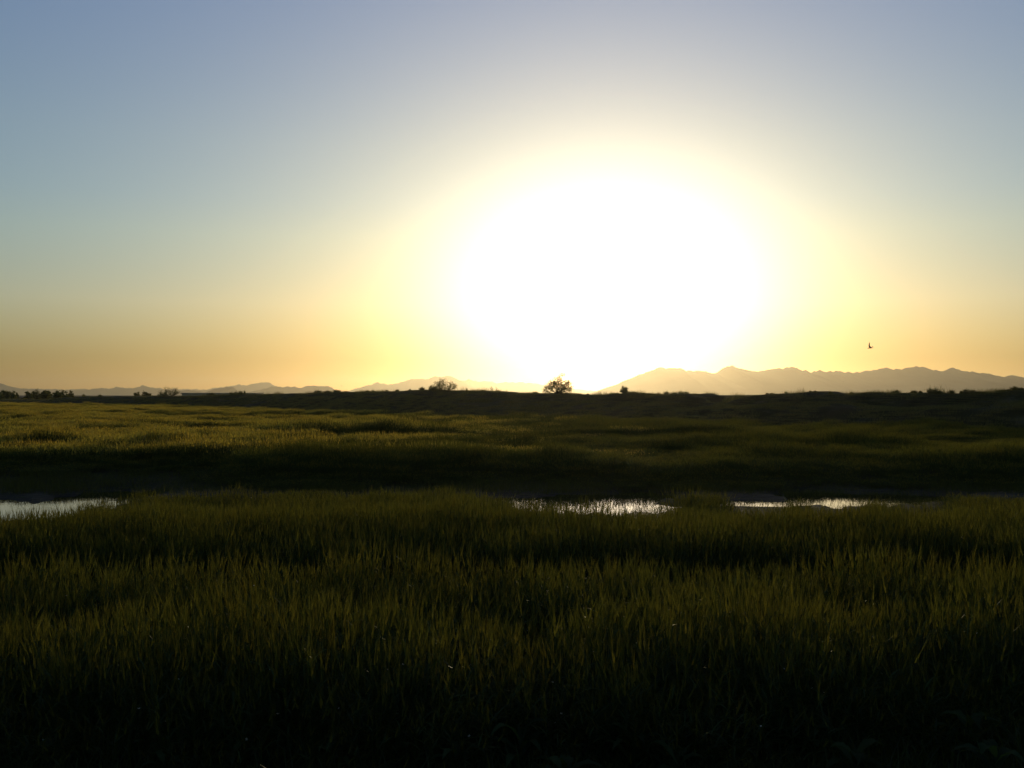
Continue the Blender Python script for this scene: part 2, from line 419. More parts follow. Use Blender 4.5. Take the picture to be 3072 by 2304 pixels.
# ------------------------------------------------------------------ blades and ribbons
class MB:
    def __init__(s): s.V, s.Q, s.T, s.mq, s.mt, s.n = [], [], [], [], [], 0
    def ribbon(s, P, wdir, widths, mat=0):
        """P list of points, flat strip; last width 0 closes to a tip"""
        P = np.asarray(P, float); k = len(P); wdir = np.asarray(wdir, float)
        w = np.asarray(widths, float)[:, None]
        s.V.append(np.stack([P - wdir * w / 2, P + wdir * w / 2], 1).reshape(-1, 3))
        for a in range(k - 1):
            b = s.n + 2 * a; s.Q.append((b, b + 1, b + 3, b + 2)); s.mq.append(mat)
        s.n += 2 * k
    def tube(s, P, radii, sides=5, mat=0):
        P = [Vector(p) for p in P]; k = len(P)
        for i_, p in enumerate(P):
            t = (P[min(i_ + 1, k - 1)] - P[max(i_ - 1, 0)]).normalized()
            u = t.orthogonal().normalized(); v = t.cross(u)
            s.V.append(np.array([(p + (u * math.cos(2 * math.pi * j / sides) + v * math.sin(2 * math.pi * j / sides)) * radii[i_])[:] for j in range(sides)]))
        for i_ in range(k - 1):
            for j in range(sides):
                a = s.n + i_ * sides + j; b = s.n + i_ * sides + (j + 1) % sides
                s.Q.append((a, b, b + sides, a + sides)); s.mq.append(mat)
        s.n += k * sides
    def quad(s, c, u, v, mat=0):
        c, u, v = (np.asarray(q, float) for q in (c, u, v))
        s.V.append(np.stack([c - u, c + v * 0.35 - u * 0.0 - v, c + u, c + v])); s.Q.append((s.n, s.n + 1, s.n + 2, s.n + 3)); s.mq.append(mat); s.n += 4
    def mesh(s, name, mats, smooth=False):
        return mesh_np(name, np.concatenate(s.V), Q=s.Q, mats=mats, matidx=s.mq, smooth=smooth)

def rdir(r):
    a = r.uniform(0, 2 * math.pi); return math.cos(a), math.sin(a)

def barley_patch(r, size, n, hmin, hmax, detail, wscale=1.0, ears=0.85):
    """a patch of standing stalks: stem, arching leaves, ear with long awns"""
    mb = MB()
    for _ in range(n):
        x, y = r.uniform(-size / 2, size / 2), r.uniform(-size / 2, size / 2)
        h = r.uniform(hmin, hmax); lx, ly = rdir(r); lean = (r.uniform(0, 0.10) if r.random() < 0.85 else r.uniform(0.2, 0.6)) * h
        base = np.array([x, y, -0.05])
        def pt(t): return base + np.array([lx * lean * t * t, ly * lean * t * t, (h + 0.05) * t])
        wx, wy = rdir(r); wd = (wx, wy, 0)
        ks = 4 if detail > 1 else 3
        P = [pt(t) for t in np.linspace(0, 1, ks)]
        mb.ribbon(P, wd, np.linspace(0.0045, 0.003, ks) * wscale, 0)
        top = P[-1]
        nl = 3 if detail > 1 else 2
        for q in range(nl):                                  # leaves
            t0 = r.uniform(0.25, 0.92); p0 = pt(t0); ax, ay = rdir(r)
            L = r.uniform(0.14, 0.28) if detail > 1 else r.uniform(0.15, 0.3); up = r.uniform(0.8, 1.6)
            kk = 5 if detail > 1 else 3
            ts = np.linspace(0, 1, kk)
            LP = [p0 + np.array([ax * L * 0.6 * t, ay * L * 0.6 * t, L * (up * t - 0.85 * t * t)]) for t in ts]
            wdt = 0.010 * wscale * np.array([0.6, 1, 0.9, 0.6, 0.05]) if kk == 5 else 0.011 * wscale * np.array([0.8, 1, 0.1])
            mb.ribbon(LP, (-ay, ax, 0.2), wdt, 1)
        if r.random() < ears:                                # ear
            el = r.uniform(0.07, 0.11) / 0.62 * 0.8; nod = r.uniform(0.0, 0.28)
            ed = np.array([lx * nod, ly * nod, 1.0]); ed /= np.linalg.norm(ed)
            e1 = top + ed * el
            for wv in ((wx, wy, 0), (-wy, wx, 0)) if detail > 1 else ((wx, wy, 0),):
                mb.ribbon([top, top + ed * el * 0.4, e1], wv, np.array([0.006, 0.012, 0.006]) * wscale, 2)
            na = 8 if detail > 1 else 3
            for q in range(na):
                ax, ay = rdir(r); sp = r.uniform(0.02, 0.15)
                s0 = top + ed * el * r.uniform(0.1, 1.0)
                ad = ed + np.array([ax * sp, ay * sp, 0]); al = r.uniform(0.12, 0.22)
                mb.ribbon([s0, s0 + ad * al], (-ay, ax, 0), np.array([0.0022, 0.0004]) * wscale * (1 if detail > 1 else 1.5), 2)
    return mb

def proto_collection(name, meshes):
    c = bpy.data.collections.new(name)
    for k, me in enumerate(meshes):
        o = bpy.data.objects.new(name + "_patch", me); c.objects.link(o)
    return c

def scatter(name, P, rotz, scl, coll, label, cat, tilt=None, zs=None):
    """one stuff object: geometry nodes put plant patches on its points"""
    n = len(P)
    me = bpy.data.meshes.new(name)
    me.vertices.add(n); me.vertices.foreach_set("co", np.asarray(P, np.float32).ravel())
    rot = np.zeros((n, 3), np.float32); rot[:, 2] = rotz
    if tilt is not None: rot[:, 0] = tilt[0]; rot[:, 1] = tilt[1]
    sc3 = np.stack([scl, scl, zs if zs is not None else scl], -1).astype(np.float32)
    a = me.attributes.new("rot", 'FLOAT_VECTOR', 'POINT'); a.data.foreach_set("vector", rot.ravel())
    a = me.attributes.new("scl", 'FLOAT_VECTOR', 'POINT'); a.data.foreach_set("vector", sc3.ravel())
    a = me.attributes.new("idx", 'INT', 'POINT'); a.data.foreach_set("value", RNG.integers(0, 1000, n).astype(np.int32))
    o = link(name, me)
    ng = bpy.data.node_groups.new(name + "_scatter", 'GeometryNodeTree')
    ng.interface.new_socket("Geometry", in_out='INPUT', socket_type='NodeSocketGeometry')
    ng.interface.new_socket("Geometry", in_out='OUTPUT', socket_type='NodeSocketGeometry')
    gi = ng.nodes.new("NodeGroupInput"); go = ng.nodes.new("NodeGroupOutput")
    ci = ng.nodes.new("GeometryNodeCollectionInfo"); ci.inputs["Collection"].default_value = coll
    ci.inputs["Separate Children"].default_value = True; ci.inputs["Reset Children"].default_value = True
    ip = ng.nodes.new("GeometryNodeInstanceOnPoints"); ip.inputs["Pick Instance"].default_value = True
    def attr(nm, dt):
        q = ng.nodes.new("GeometryNodeInputNamedAttribute"); q.data_type = dt; q.inputs["Name"].default_value = nm; return q.outputs[0]
    e2r = ng.nodes.new("FunctionNodeEulerToRotation")
    ng.links.new(gi.outputs[0], ip.inputs["Points"]); ng.links.new(ci.outputs[0], ip.inputs["Instance"])
    ng.links.new(attr("rot", 'FLOAT_VECTOR'), e2r.inputs[0]); ng.links.new(e2r.outputs[0], ip.inputs["Rotation"])
    ng.links.new(attr("scl", 'FLOAT_VECTOR'), ip.inputs["Scale"]); ng.links.new(attr("idx", 'INT'), ip.inputs["Instance Index"])
    ng.links.new(ip.outputs[0], go.inputs[0])
    md = o.modifiers.new("scatter", 'NODES'); md.node_group = ng
    tag(o, label, cat, kind="stuff")
    return o

def jitter_grid(x0, x1, y0, y1, step):
    xs = np.arange(x0, x1, step); ys = np.arange(y0, y1, step)
    X, Y = np.meshgrid(xs, ys)
    X = X + RNG.uniform(-.5, .5, X.shape) * step; Y = Y + RNG.uniform(-.5, .5, Y.shape) * step
    return X.ravel(), Y.ravel()

# sectors in which open water shows between the stalks
def open_sector(x, y):
    q = x / np.maximum(y, 1); q = q + 0.012 * fbm(x * 1.5, y * 0.8, 2)
    W_ = np.zeros(np.shape(x))
    for a_, b_ in ((-.62, -.43), (-.412, -.388), (0.0, .155), (.215, .275), (.30, .36), (.385, .44)):
        W_ = np.maximum(W_, sstep(a_ - .02, a_ + .015, q) * (1 - sstep(b_ - .015, b_ + .02, q)))
    return W_

# height of the crop (0 = none)
def crop_h(x, y):
    wob = 0.45 * fbm(x * 0.22, y * 0 + 3, 2) + 0.12 * fbm(x * 0.9, y * 0.9, 2)
    yy = y + wob
    start = 6.2 + 0.9 * sstep(1.0, 4.0, x)
    h = 0.60 * sstep(start - 0.6, start + 0.5, yy)
    h = h * (1 - 0.30 * np.exp(-((yy - 8.25) / 0.30) ** 2))
    h = h * (1 - 0.62 * sstep(9.9, 10.3, yy) * (1 - sstep(11.2, 11.7, yy)))
    Wo = open_sector(x, y)
    h = h * (1 - (0.28 + 0.22 * Wo) * sstep(13.6, 16.5, yy)) * (1 - 0.55 * Wo * sstep(15.5, 18.0, yy + 2.5 * fbm(x * 0.5, y * 0.3, 3)))
    h = h * (1 + 0.28 * fbm(x * 0.8, y * 0.8, 3) + 0.12 * fbm(x * 2.5, y * 2.5, 2))
    h = h * (1 - 0.35 * sstep(14.5, 16.5, y) * sstep(-7.5, -8.5, x * 18 / np.maximum(y, 1)))
    h = np.where(y > 19, h * 0, h)
    # sparse fringe between the pools
    Wn = open_sector(x, y)
    fringe = np.clip(0.13 + 0.38 * fbm(x * 0.45, y * 0.6, 3), 0, 0.5) * (1 - Wn) * (y > 19) * (y < 22.8 + 1.6 * fbm(x * 0.4, y * 0, 2))
    pm = pond_mask(x, y)
    yb = y + 0.9 * fbm(x * 0.15, y * 0 + 1, 2) - 3.2 * (1 - sstep(-10, -6.5, x)) - 1.2 * np.exp(-((x - 8.5) / 1.6) ** 2)
    far = (0.46 + 0.12 * fbm(x * 0.10, y * 0.16, 3) + 0.34 * fbm(x * 0.22, y * 0.40, 2) + 0.16 * fbm(x * 0.7, y * 0.7, 2)) * (0.25 + 0.75 * sstep(25.8, 29.5, yb)) * (yb > 25.4)
    low = sstep(0.08, 0.32, fbm(x * 0.05 + 9, y * 0.11, 3))              # lodged or drowned patches
    far = far * (1 - 0.55 * low * (y > 34))
    h = np.where(y > 19, np.maximum(fringe * (1 - pm), far), h)
    return h
MATS_B = [M_STEM, M_LEAF, M_EAR]
rr = random.Random(5)
near_c = proto_collection("barley_near", [barley_patch(rr, 0.40, 38, 0.66, 1.10, 2).mesh("barley_near", MATS_B) for _ in range(7)])
mid_c = proto_collection("barley_mid", [barley_patch(rr, 0.80, 95, 0.78, 1.10, 1, 1.5).mesh("barley_mid", MATS_B) for _ in range(6)])
far_c = proto_collection("barley_far", [barley_patch(rr, 2.0, 300, 0.75, 1.12, 1, 3.0).mesh("barley_far", MATS_B) for _ in range(5)])

sunlit_c = proto_collection("sunlit_barley", [barley_patch(rr, 1.6, 230, 0.75, 1.12, 1, 2.6).mesh("sunlit_barley", [M_STEM, M_LEAF_SUNLIT, M_EAR_SUNLIT]) for _ in range(5)])
def in_view(x, y, m=1.5):
    return np.abs(x) < 0.60 * y + m + 1.0

def place_crop(name, x0, x1, y0, y1, step, coll, label, hcut=0.08, m=1.5, jscale=1.0, thin=0.0, part=None):
    X, Y = jitter_grid(x0, x1, y0, y1, step)
    k = in_view(X, Y, m); X, Y = X[k], Y[k]
    if part is not None:                      # sunlight put into the colour on the left, plain green on the right, with a ragged seam
        q = X + 0.10 * Y + 7.0 * fbm(X * 0.07, Y * 0.10, 3) + RNG.normal(0, 1, len(X)) * (2.5 + 0.07 * Y); k = (q < 0) & (Y > 31) if part == "sunlit_tone" else (q >= 0) | (Y <= 31)
        X, Y = X[k], Y[k]
    H = crop_h(X, Y)
    k = H > hcut
    X, Y, H = X[k], Y[k], H[k]
    if y1 > 60:
        d = bank_dist(X, Y); k = d > 0.8; X, Y, H = X[k], Y[k], H[k]
    if thin > 0:
        k = RNG.random(len(X)) > thin; X, Y, H = X[k], Y[k], H[k]
    Z = ground_h(X, Y)
    n = len(X)
    P = np.stack([X, Y, Z], -1)
    H = H * RNG.uniform(0.88, 1.12, n)
    xy = np.full(n, 1.0) * jscale * RNG.uniform(0.9, 1.15, n)
    return scatter(name, P, RNG.uniform(0, 6.28, n), xy, coll, label, "crop", tilt=(RNG.normal(0, .05, n), RNG.normal(0, .05, n)), zs=H)

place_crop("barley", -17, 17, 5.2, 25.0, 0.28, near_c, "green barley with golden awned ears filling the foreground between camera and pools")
place_crop("barley", -40, 40, 25.0, 66, 0.62, mid_c, "low green barley standing behind the pools up to the shaded strip", part="green")
place_crop("barley", -60, 70, 66, 150, 1.65, far_c, "green barley in front of the right hand embankment", m=4, part="green")
place_crop("sunlit_barley", -150, 10, 31, 240, 1.15, sunlit_c, "golden barley coloured as sunlit, stretching away to the foot of the left embankment", m=4, part="sunlit_tone")
# thin reeds and grass on the wet strip between the pools
def grass_patch(r, size, n, hmin, hmax, w, lean=0.5, mat=0):
    mb = MB()
    for _ in range(n):
        x, y = r.gauss(0, size / 3), r.gauss(0, size / 3); h = r.uniform(hmin, hmax); ax, ay = rdir(r); ln = r.uniform(0.05, lean) * h
        P = [(x + ax * ln * t * t, y + ay * ln * t * t, -0.03 + h * (t - 0.15 * ln / h * t * t)) for t in np.linspace(0, 1, 4)]
        bx_, by_ = rdir(r)
        mb.ribbon(P, (bx_, by_, 0), np.array([1, 0.9, 0.6, 0.08]) * w, mat)
    return mb
wet_c = proto_collection("wet_grass", [grass_patch(rr, 0.4, 40, 0.10, 0.40, 0.006, 0.6).mesh("wet_grass", [M_MARSH]) for _ in range(5)])
X, Y = jitter_grid(-17, 17, 18.3, 28.5, 0.26)
k = in_view(X, Y); X, Y = X[k], Y[k]
pm = pond_mask(X, Y); dens = np.clip(0.75 + 1.6 * fbm(X * 0.45, Y * 0.6, 3), 0.12, 1)
ratio = X / Y
for r0_, r1_, f_ in ((-.56, -.43, .12), (.225, .286, .35), (.30, .36, .15), (.385, .43, .45)):
    dens = np.where((ratio > r0_) & (ratio < r1_) & (Y > 18.9) & (Y < 24.2), dens * f_, dens)
dens = np.maximum(dens, 1.0 * (Y > 24.4))
front = np.clip((21.5 - Y) / 2.5, 0, 1)
midp = ((X / Y > -.435) & (X / Y < -.38)) | (np.abs(X / Y - 0.287) < 0.014) | (X / Y > 0.36) | (np.abs(X - 2.0) < 2.2) | (np.abs(X - 9.3) < 1.1)
keep = RNG.random(len(X)) < np.where((pm > 0.25) & (Y < 24.4), np.where(midp, 0.5 + 0.7 * fbm(X * 1.2, Y * 1.2, 2) + 0.25 * (X < 0), 0.03), dens + 0.6 * front * (dens > 0.3))
X, Y = X[keep], Y[keep]; n = len(X)
Z = np.maximum(ground_h(X, Y), -0.02)
back_low = np.where(Y > 23.2, 0.5, 1.0) * np.where(X < -8.5, np.where(Y > 19.5, 0.55, 0.8), 1.0)
scatter("marsh_grass", np.stack([X, Y, Z], -1), RNG.uniform(0, 6.28, n), RNG.uniform(.8, 1.2, n), wet_c,
        "thin grass blades standing in the mud and shallow pools across the wet strip", "grass", zs=np.where((Y > 24.2) & (RNG.random(n) < 0.97), RNG.uniform(.45, .9, n) * (0.8 + 0.8 * fbm(X * 0.7, Y * 0.7, 2)), 1) * np.where(Y > 24.2, 1, RNG.uniform(.35, 1.15, n)) * np.where(Y > 24.2, 1, back_low * (1.15 - 0.75 * sstep(18.5, 22.5, Y)) * (0.9 + 0.7 * fbm(X * 0.8, Y * 0.8, 2))))

# weeds and short grass on the slope at the bottom of the picture
low_c = proto_collection("verge_grass", [grass_patch(rr, 0.4, 60, 0.06, 0.28, 0.007, 0.9).mesh("verge_grass", [M_LEAF]) for _ in range(5)])
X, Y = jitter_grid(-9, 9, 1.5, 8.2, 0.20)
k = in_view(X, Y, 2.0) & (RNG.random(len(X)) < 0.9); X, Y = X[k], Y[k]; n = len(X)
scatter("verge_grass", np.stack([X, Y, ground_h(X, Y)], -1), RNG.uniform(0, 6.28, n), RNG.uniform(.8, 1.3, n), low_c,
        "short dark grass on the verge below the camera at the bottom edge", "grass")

# scrub on the embankment
scrub_c = proto_collection("scrub", [grass_patch(rr, 0.9, 120, 0.08, 0.34, 0.012, 1.0).mesh("scrub", [M_DRYGRASS]) for _ in range(5)])
nn_ = 34000
W_ = BANK_PTS.reshape(*BANK_SHAPE, 3)
iu = RNG.integers(0, BANK_SHAPE[0], nn_); iv = RNG.integers(2, BANK_SHAPE[1] - 4, nn_)
iv[:7000] = RNG.integers(27, 37, 7000)
P = W_[iu, iv] + np.stack([RNG.uniform(-.3, .3, nn_), RNG.uniform(-.3, .3, nn_), np.full(nn_, -0.03)], -1)
k = (fbm(P[:, 0] * 0.5, P[:, 1] * 0.5, 3) > -0.25) & in_view(P[:, 0], P[:, 1], 6); P = P[k]; n = len(P)
on_crest = np.isin(iv[k], np.arange(24, 40)); clump = fbm(P[:, 0] * 0.45, P[:, 1] * 0.45, 3)
crest_lim = np.where(on_crest, 0.22, 0.9) * np.ones(n)
tall = on_crest & (RNG.random(n) < np.clip(0.02 + 0.30 * (clump - 0.12), 0.012, 0.3)); crest_lim[tall] = RNG.uniform(0.9, 2.6, tall.sum())
scatter("scrub", P, RNG.uniform(0, 6.28, n), RNG.uniform(.7, 1.4, n), scrub_c, "dry scrubby ground cover over the dark earth embankments", "scrub",
        zs=RNG.uniform(.4, 1.0, n) * crest_lim)

# pale petal-shaped specks added as sun glints on seed and dew
def seed_patch(r):
    mb = MB()
    for _ in range(1):
        c = np.array([0, 0, 0.0])
        for q in range(5):
            a = q * 1.257; mb.ribbon([c, c + np.array([math.cos(a) * .007, math.sin(a) * .007, .004])], (-math.sin(a), math.cos(a), 0.1), [0.003, 0.004], 0)
        mb.ribbon([c + np.array([0, 0, -0.09]), c], (1, 0, 0), [0.001, 0.001], 1)
    return mb
glint_c = proto_collection("glint_speck", [seed_patch(rr).mesh("glint_speck", [M_GLINT, M_LEAF])])
n = 260
Y = RNG.uniform(5.6, 19, n) ** 1.0; X = RNG.uniform(-.56, .56, n) * Y
Z = ground_h(X, Y) + np.clip(crop_h(X, Y), 0.12, 0.6) * RNG.uniform(0.45, 0.95, n)
scatter("glint_specks", np.stack([X, Y, Z], -1), RNG.uniform(0, 6.28, n), RNG.uniform(.7, 1.5, n), glint_c,
        "tiny pale specks added as sun glints through the foreground barley", "flowers", tilt=(RNG.normal(0, .6, n), RNG.normal(0, .6, n)))

# ------------------------------------------------------------------ shrubs and trees
def shrub_meshes(r, w, h, style, leaf=None, dense=1.0):
    """w, h in metres. returns (branches mesh, leaves mesh)"""
    br, lf = MB(), MB(); seed_ph = r.uniform(0, 6)
    if style == "tree": nstem = 20
    elif style == "spiky": nstem = 15
    elif style == "twig": nstem = 4
    else: nstem = 16
    tips = []
    th = 0.10 * h if style == "tree" else 0.0
    if style == "tree":                      # short bole, many limbs spreading into a low dome
        br.tube([(0, 0, -0.25), (0.02, 0, 0.02 * h), (0.03, 0.02, 0.05 * h)], [0.05 * h, 0.045 * h, 0.04 * h], 7)
        for q in range(40):
            a = r.uniform(0, 2 * math.pi); rad_ = r.random() ** 0.55; el_ = math.asin(r.uniform(0.02, 1.0))
            lump_ = 0.92 + 0.08 * math.sin(3 * a + 1.3 * seed_ph) * math.cos(2.1 * el_ + seed_ph)
            rad_ = max(0.55, rad_) * lump_
            E = Vector((math.cos(a) * math.cos(el_) * w / 2 * rad_, math.sin(a) * math.cos(el_) * w / 2 * rad_, h * (0.10 + 0.88 * math.sin(el_) * rad_)))
            ns_ = 5; P = []
            for t in range(ns_ + 1):
                u = t / ns_
                P.append(Vector((0, 0, 0.03 * h)).lerp(E, u) + Vector((E.x * 0.25, E.y * 0.25, -0.06 * h)) * math.sin(math.pi * u) * (0.6 if u < 1 else 0)
                         + Vector((r.gauss(0, .012), r.gauss(0, .012), r.gauss(0, .01))) * w * (u > 0))
            r0 = 0.014 * h + 0.004
            br.tube(P, [r0 * (1 - 0.8 * t / ns_) for t in range(ns_ + 1)], 5)
            sg = 0.028 * (w + h); lsz = max(0.035, 0.028 * (w + h) * 0.6) * dense
            for t, cnt_ in ((ns_ - 1, 12), (ns_, 46)):
                for _ in range(cnt_):
                    c = P[t] + Vector((r.gauss(0, 1), r.gauss(0, 1), r.gauss(0, .8))) * sg
                    if c.z < 0.02: continue
                    u = Vector((r.gauss(0, 1), r.gauss(0, 1), r.gauss(0, 1))).normalized(); v_ = u.orthogonal().normalized()
                    L = lsz * r.uniform(.5, 1.2); lf.quad(c, u * L * 0.4, v_ * L * 0.8)
            for t in range(4, ns_ + 1):
                for _ in range(2):
                    d = Vector((r.gauss(0, 1), r.gauss(0, 1), r.uniform(-.3, 1.2))).normalized() * r.uniform(0.04, 0.09) * (w + h) * 0.6
                    e = P[t] + d
                    if e.z > 0.0:
                        br.tube([P[t], P[t] + d * 0.5, e], [r0 * 0.35, r0 * .25, r0 * .12], 4)
                        tips.append((e, 1.0))
        nstem = 0
    for s_ in range(nstem):
        a = 2 * math.pi * (s_ + r.uniform(-.3, .3)) / nstem
        out = r.uniform(0.12, 1.0) ** 0.6 if style != "twig" else r.uniform(.5, 1)
        ex, ey = math.cos(a) * out * w / 2 * 0.86, math.sin(a) * out * w / 2 * 0.86
        ez = h * (math.sqrt(max(0.05, 1 - (out * 0.93) ** 2)) * r.uniform(0.68, 0.97))
        if style == "twig": ez = h * r.uniform(.6, 1)
        nseg = 6; P = []
        b0 = Vector((0.02 * w * math.cos(a), 0.02 * w * math.sin(a), th * 0.8 - (0.08 if th == 0 else 0)))
        for q in range(nseg + 1):
            t = q / nseg
            P.append(b0.lerp(Vector((ex, ey, ez)), t) + Vector((math.cos(a) * 0.10 * w * math.sin(math.pi * t), math.sin(a) * 0.10 * w * math.sin(math.pi * t), -0.05 * h * math.sin(math.pi * t)))
                     + Vector((r.gauss(0, .02), r.gauss(0, .02), r.gauss(0, .012))) * w * (1 if 0 < q else 0))
        r0 = 0.016 * h + 0.006
        br.tube(P, [r0 * (1 - 0.8 * q / nseg) for q in range(nseg + 1)], 5)
        for q in range(2, nseg + 1):
            for _ in range(3 if style in ("tree", "spiky") else 2):
                if q < nseg: tips.append((P[q], 0.8))
                d = Vector((r.gauss(0, 1), r.gauss(0, 1), r.uniform(-.2, 1.2))).normalized() * r.uniform(0.07, 0.17) * (w + h) * 0.6
                e = P[q] + d
                if e.z > 0.02: 
                    br.tube([P[q], P[q] + d * 0.5 + Vector((0, 0, .01)), e], [r0 * 0.35, r0 * .25, r0 * .12], 4)
                    tips.append((e, 1.0)); tips.append((P[q] + d * 0.5, 0.8))
    ls = leaf or (0.035 + 0.02 * (w + h) / 2)
    npt = {"tree": 5, "spiky": 4, "twig": 3, "tuft": 4}[style]
    for p, sc in tips:
        for _ in range(npt):
            c = p + Vector((r.gauss(0, 1), r.gauss(0, 1), r.gauss(0, 1))) * ls * 0.9
            if c.z < -0.02: continue
            u = Vector((r.gauss(0, 1), r.gauss(0, 1), r.gauss(0, 1))).normalized(); v = u.orthogonal().normalized()
            L = ls * r.uniform(.5, 1.1)
            lf.quad(c, u * L * 0.32, v * L * 0.75)
    return br, lf

def grass_tuft_meshes(r, w, h):
    br, lf = MB(), MB()
    for _ in range(14):
        ax, ay = rdir(r); o_ = r.uniform(0.1, 1) * w / 2
        P = [(0, 0, -0.08), (ax * o_ * 0.35, ay * o_ * 0.35, h * 0.45), (ax * o_, ay * o_, h * r.uniform(.6, 1))]
        br.tube(P, [0.012, 0.009, 0.003], 4)
    for _ in range(int(150 + 160 * w)):
        ax, ay = rdir(r); o_ = r.uniform(0, 1) ** 0.7 * w / 2; hh = h * r.uniform(.4, 1.05) * (1 - 0.4 * (2 * o_ / w) ** 2)
        s0 = r.uniform(0, .7)
        P = [(ax * o_ * s0, ay * o_ * s0, -0.05), (ax * o_ * .9, ay * o_ * .9, hh * .55), (ax * o_ * 1.15, ay * o_ * 1.15, hh)]
        lf.ribbon(P, (-ay, ax, 0.1), [0.02, 0.022, 0.004])
    return br, lf

def shrub(name, px, ytop, wpx, style, label, cat, group=None, seed=0, v=9.5, at=None, sink=0.10, tall=None, height=None):
    """px: photo column, ytop: photo row of its top, wpx: its width in the photo"""
    r = random.Random(seed * 77 + int(px))
    p = at if at is not None else bank_top(px, v)
    d = p.y
    if at is not None: wpx *= 1.5
    w = max(0.2, wpx / F * d); h = height or max(0.18, CAMZ + (HY - ytop) / F * d - p.z)
    root = bpy.data.objects.new(name, None); COL.objects.link(root)
    root.empty_display_size = 0.2
    root.location = (p.x, p.y, p.z - 0.02)
    if style == "grass": br, lf = grass_tuft_meshes(r, w * 1.3, h)
    else:
        br, lf = shrub_meshes(r, w, h, style, dense=2.3 if at is not None else 1.0)
        if style != "twig":                                  # bring the spread to the measured width and height
            A_ = np.concatenate(lf.V); lo, hi = np.percentile(A_, 1, axis=0), np.percentile(A_, 99, axis=0)
            kx = w / max(0.1, hi[0] - lo[0]); kz = h / max(0.1, hi[2])
            for mb in (br, lf): mb.V = [q * np.array([kx, kx, kz]) for q in mb.V]
    big = cat == "tree"
    link("trunk" if big else "stem", br.mesh("stem", [M_TWIG]), root)
    link("crown" if big else "foliage", lf.mesh("foliage", [M_DRYGRASS if style == "grass" else M_SHRUB]), root)
    tag(root, label, cat, group)
    return root

# solitary tree in front of the sun, beyond the low middle of the bank
shrub("round_tree", 1665, 1125, 84, "tree", "round leafy tree standing alone on the horizon in front of the sun glare", "tree", seed=3, v=11)
shrub("spiky_shrub", 1335, 1137, 66, "spiky", "open branching shrub, largest on the central embankment, left of the round tree", "shrub", seed=5)
shrub("spiky_shrub", 1303, 1156, 24, "spiky", "low leafy shoot at the left foot of the open branching shrub", "shrub", seed=6)
shrub("spiky_shrub", 512, 1162, 58, "spiky", "dark shrub with spiky upright branches rising above the left embankment", "shrub", seed=8)
shrub("spiky_shrub", 487, 1176, 26, "tuft", "low bush touching the left side of the dark spiky shrub", "shrub", seed=9)
shrub("spiky_shrub", 112, 1168, 24, "spiky", "dark bush on the far left bank in front of the rounded tree row", "shrub", seed=10)
shrub("leaning_twigs", 1482, 1160, 34, "twig", "thin bare twigs leaning from the bank between branching shrub and round tree", "shrub", seed=12)
shrub("leafy_shrub", 1868, 1159, 28, "tree", "pointed shrub glowing right below the sun, tallest of its clump", "shrub", seed=13, v=10)
shrub("leafy_shrub", 1838, 1175, 40, "tuft", "low spreading shrub on the left of the pointed glowing shrub", "shrub", seed=14)
shrub("leafy_shrub", 1898, 1174, 26, "tuft", "square topped low shrub on the right of the pointed glowing shrub", "shrub", seed=15)
shrub("leafy_shrub", 2050, 1172, 34, "tuft", "dense dark shrub at the end of the middle bank above the gap", "shrub", seed=16)
shrub("leafy_shrub", 2030, 1175, 20, "tuft", "smaller shrub touching the left side of the dense dark shrub above the gap", "shrub", seed=17)
shrub("leafy_shrub", 2092, 1189, 26, "tuft", "dark bush on the slope running down into the gap", "shrub", seed=18)

minor = [  # px, top row, width, style, where
    (250, 1183, 8, "grass"), (300, 1184, 10, "grass"), (635, 1179, 20, "tuft"), (706, 1176, 24, "tuft"), (730, 1174, 24, "spiky"),
    (955, 1170, 22, "grass"), (985, 1172, 22, "grass"), (1013, 1171, 18, "spiky"), (1040, 1174, 14, "grass"), (1105, 1171, 18, "grass"), (1120, 1171, 10, "grass"),
    (1165, 1171, 9, "grass"), (1195, 1169, 10, "grass"), (1232, 1168, 7, "grass"), (1270, 1161, 15, "grass"), (1372, 1172, 14, "tuft"), (1405, 1165, 6, "grass"),
    (1425, 1170, 22, "grass"), (1450, 1170, 16, "grass"), (1500, 1172, 12, "tuft"), (1517, 1173, 14, "twig"), (1605, 1176, 16, "spiky"),
    (1740, 1182, 9, "grass"), (1764, 1181, 9, "grass"), (1938, 1178, 14, "grass"), (1961, 1179, 14, "grass"), (1980, 1179, 12, "grass"), (2007, 1175, 13, "tuft"),
    (2130, 1203, 12, "tuft"), (2185, 1198, 14, "tuft"), (2305, 1179, 9, "grass"), (2322, 1180, 13, "grass"), (2359, 1177, 8, "tuft"),
    (2430, 1172, 9, "grass"), (2449, 1175, 10, "grass"), (2491, 1174, 11, "grass"), (2552, 1176, 10, "grass"),
    (2684, 1169, 20, "grass"), (2744, 1171, 18, "grass"), (2760, 1172, 9, "grass"), (2791, 1166, 26, "tuft"), (2813, 1172, 22, "grass"),
    (2850, 1169, 18, "grass"), (2882, 1172, 12, "grass"), (2902, 1168, 24, "tuft"), (2921, 1170, 16, "tuft"), (2936, 1173, 12, "grass"),
    (2960, 1174, 22, "grass"), (3000, 1168, 28, "grass"), (3022, 1168, 8, "grass"), (3045, 1158, 24, "grass"), (3062, 1163, 18, "grass"),
]
ords = ["leftmost", "second from the left", "third from the left", "fourth from the left", "fifth from the left", "sixth from the left", "seventh from the left",
        "eighth from the left", "ninth from the left", "tenth from the left", "eleventh from the left", "twelfth from the left", "thirteenth from the left",
        "fourteenth from the left", "fifteenth from the left", "sixteenth from the left", "seventeenth from the left", "eighteenth from the left"]
zones = [(900, "left embankment crest"), (1380, "crest left of the branching shrub"), (1660, "crest between branching shrub and round tree"),
         (2200, "crest between round tree and gap"), (2640, "crest just right of the gap"), (9999, "crest at the far right")]
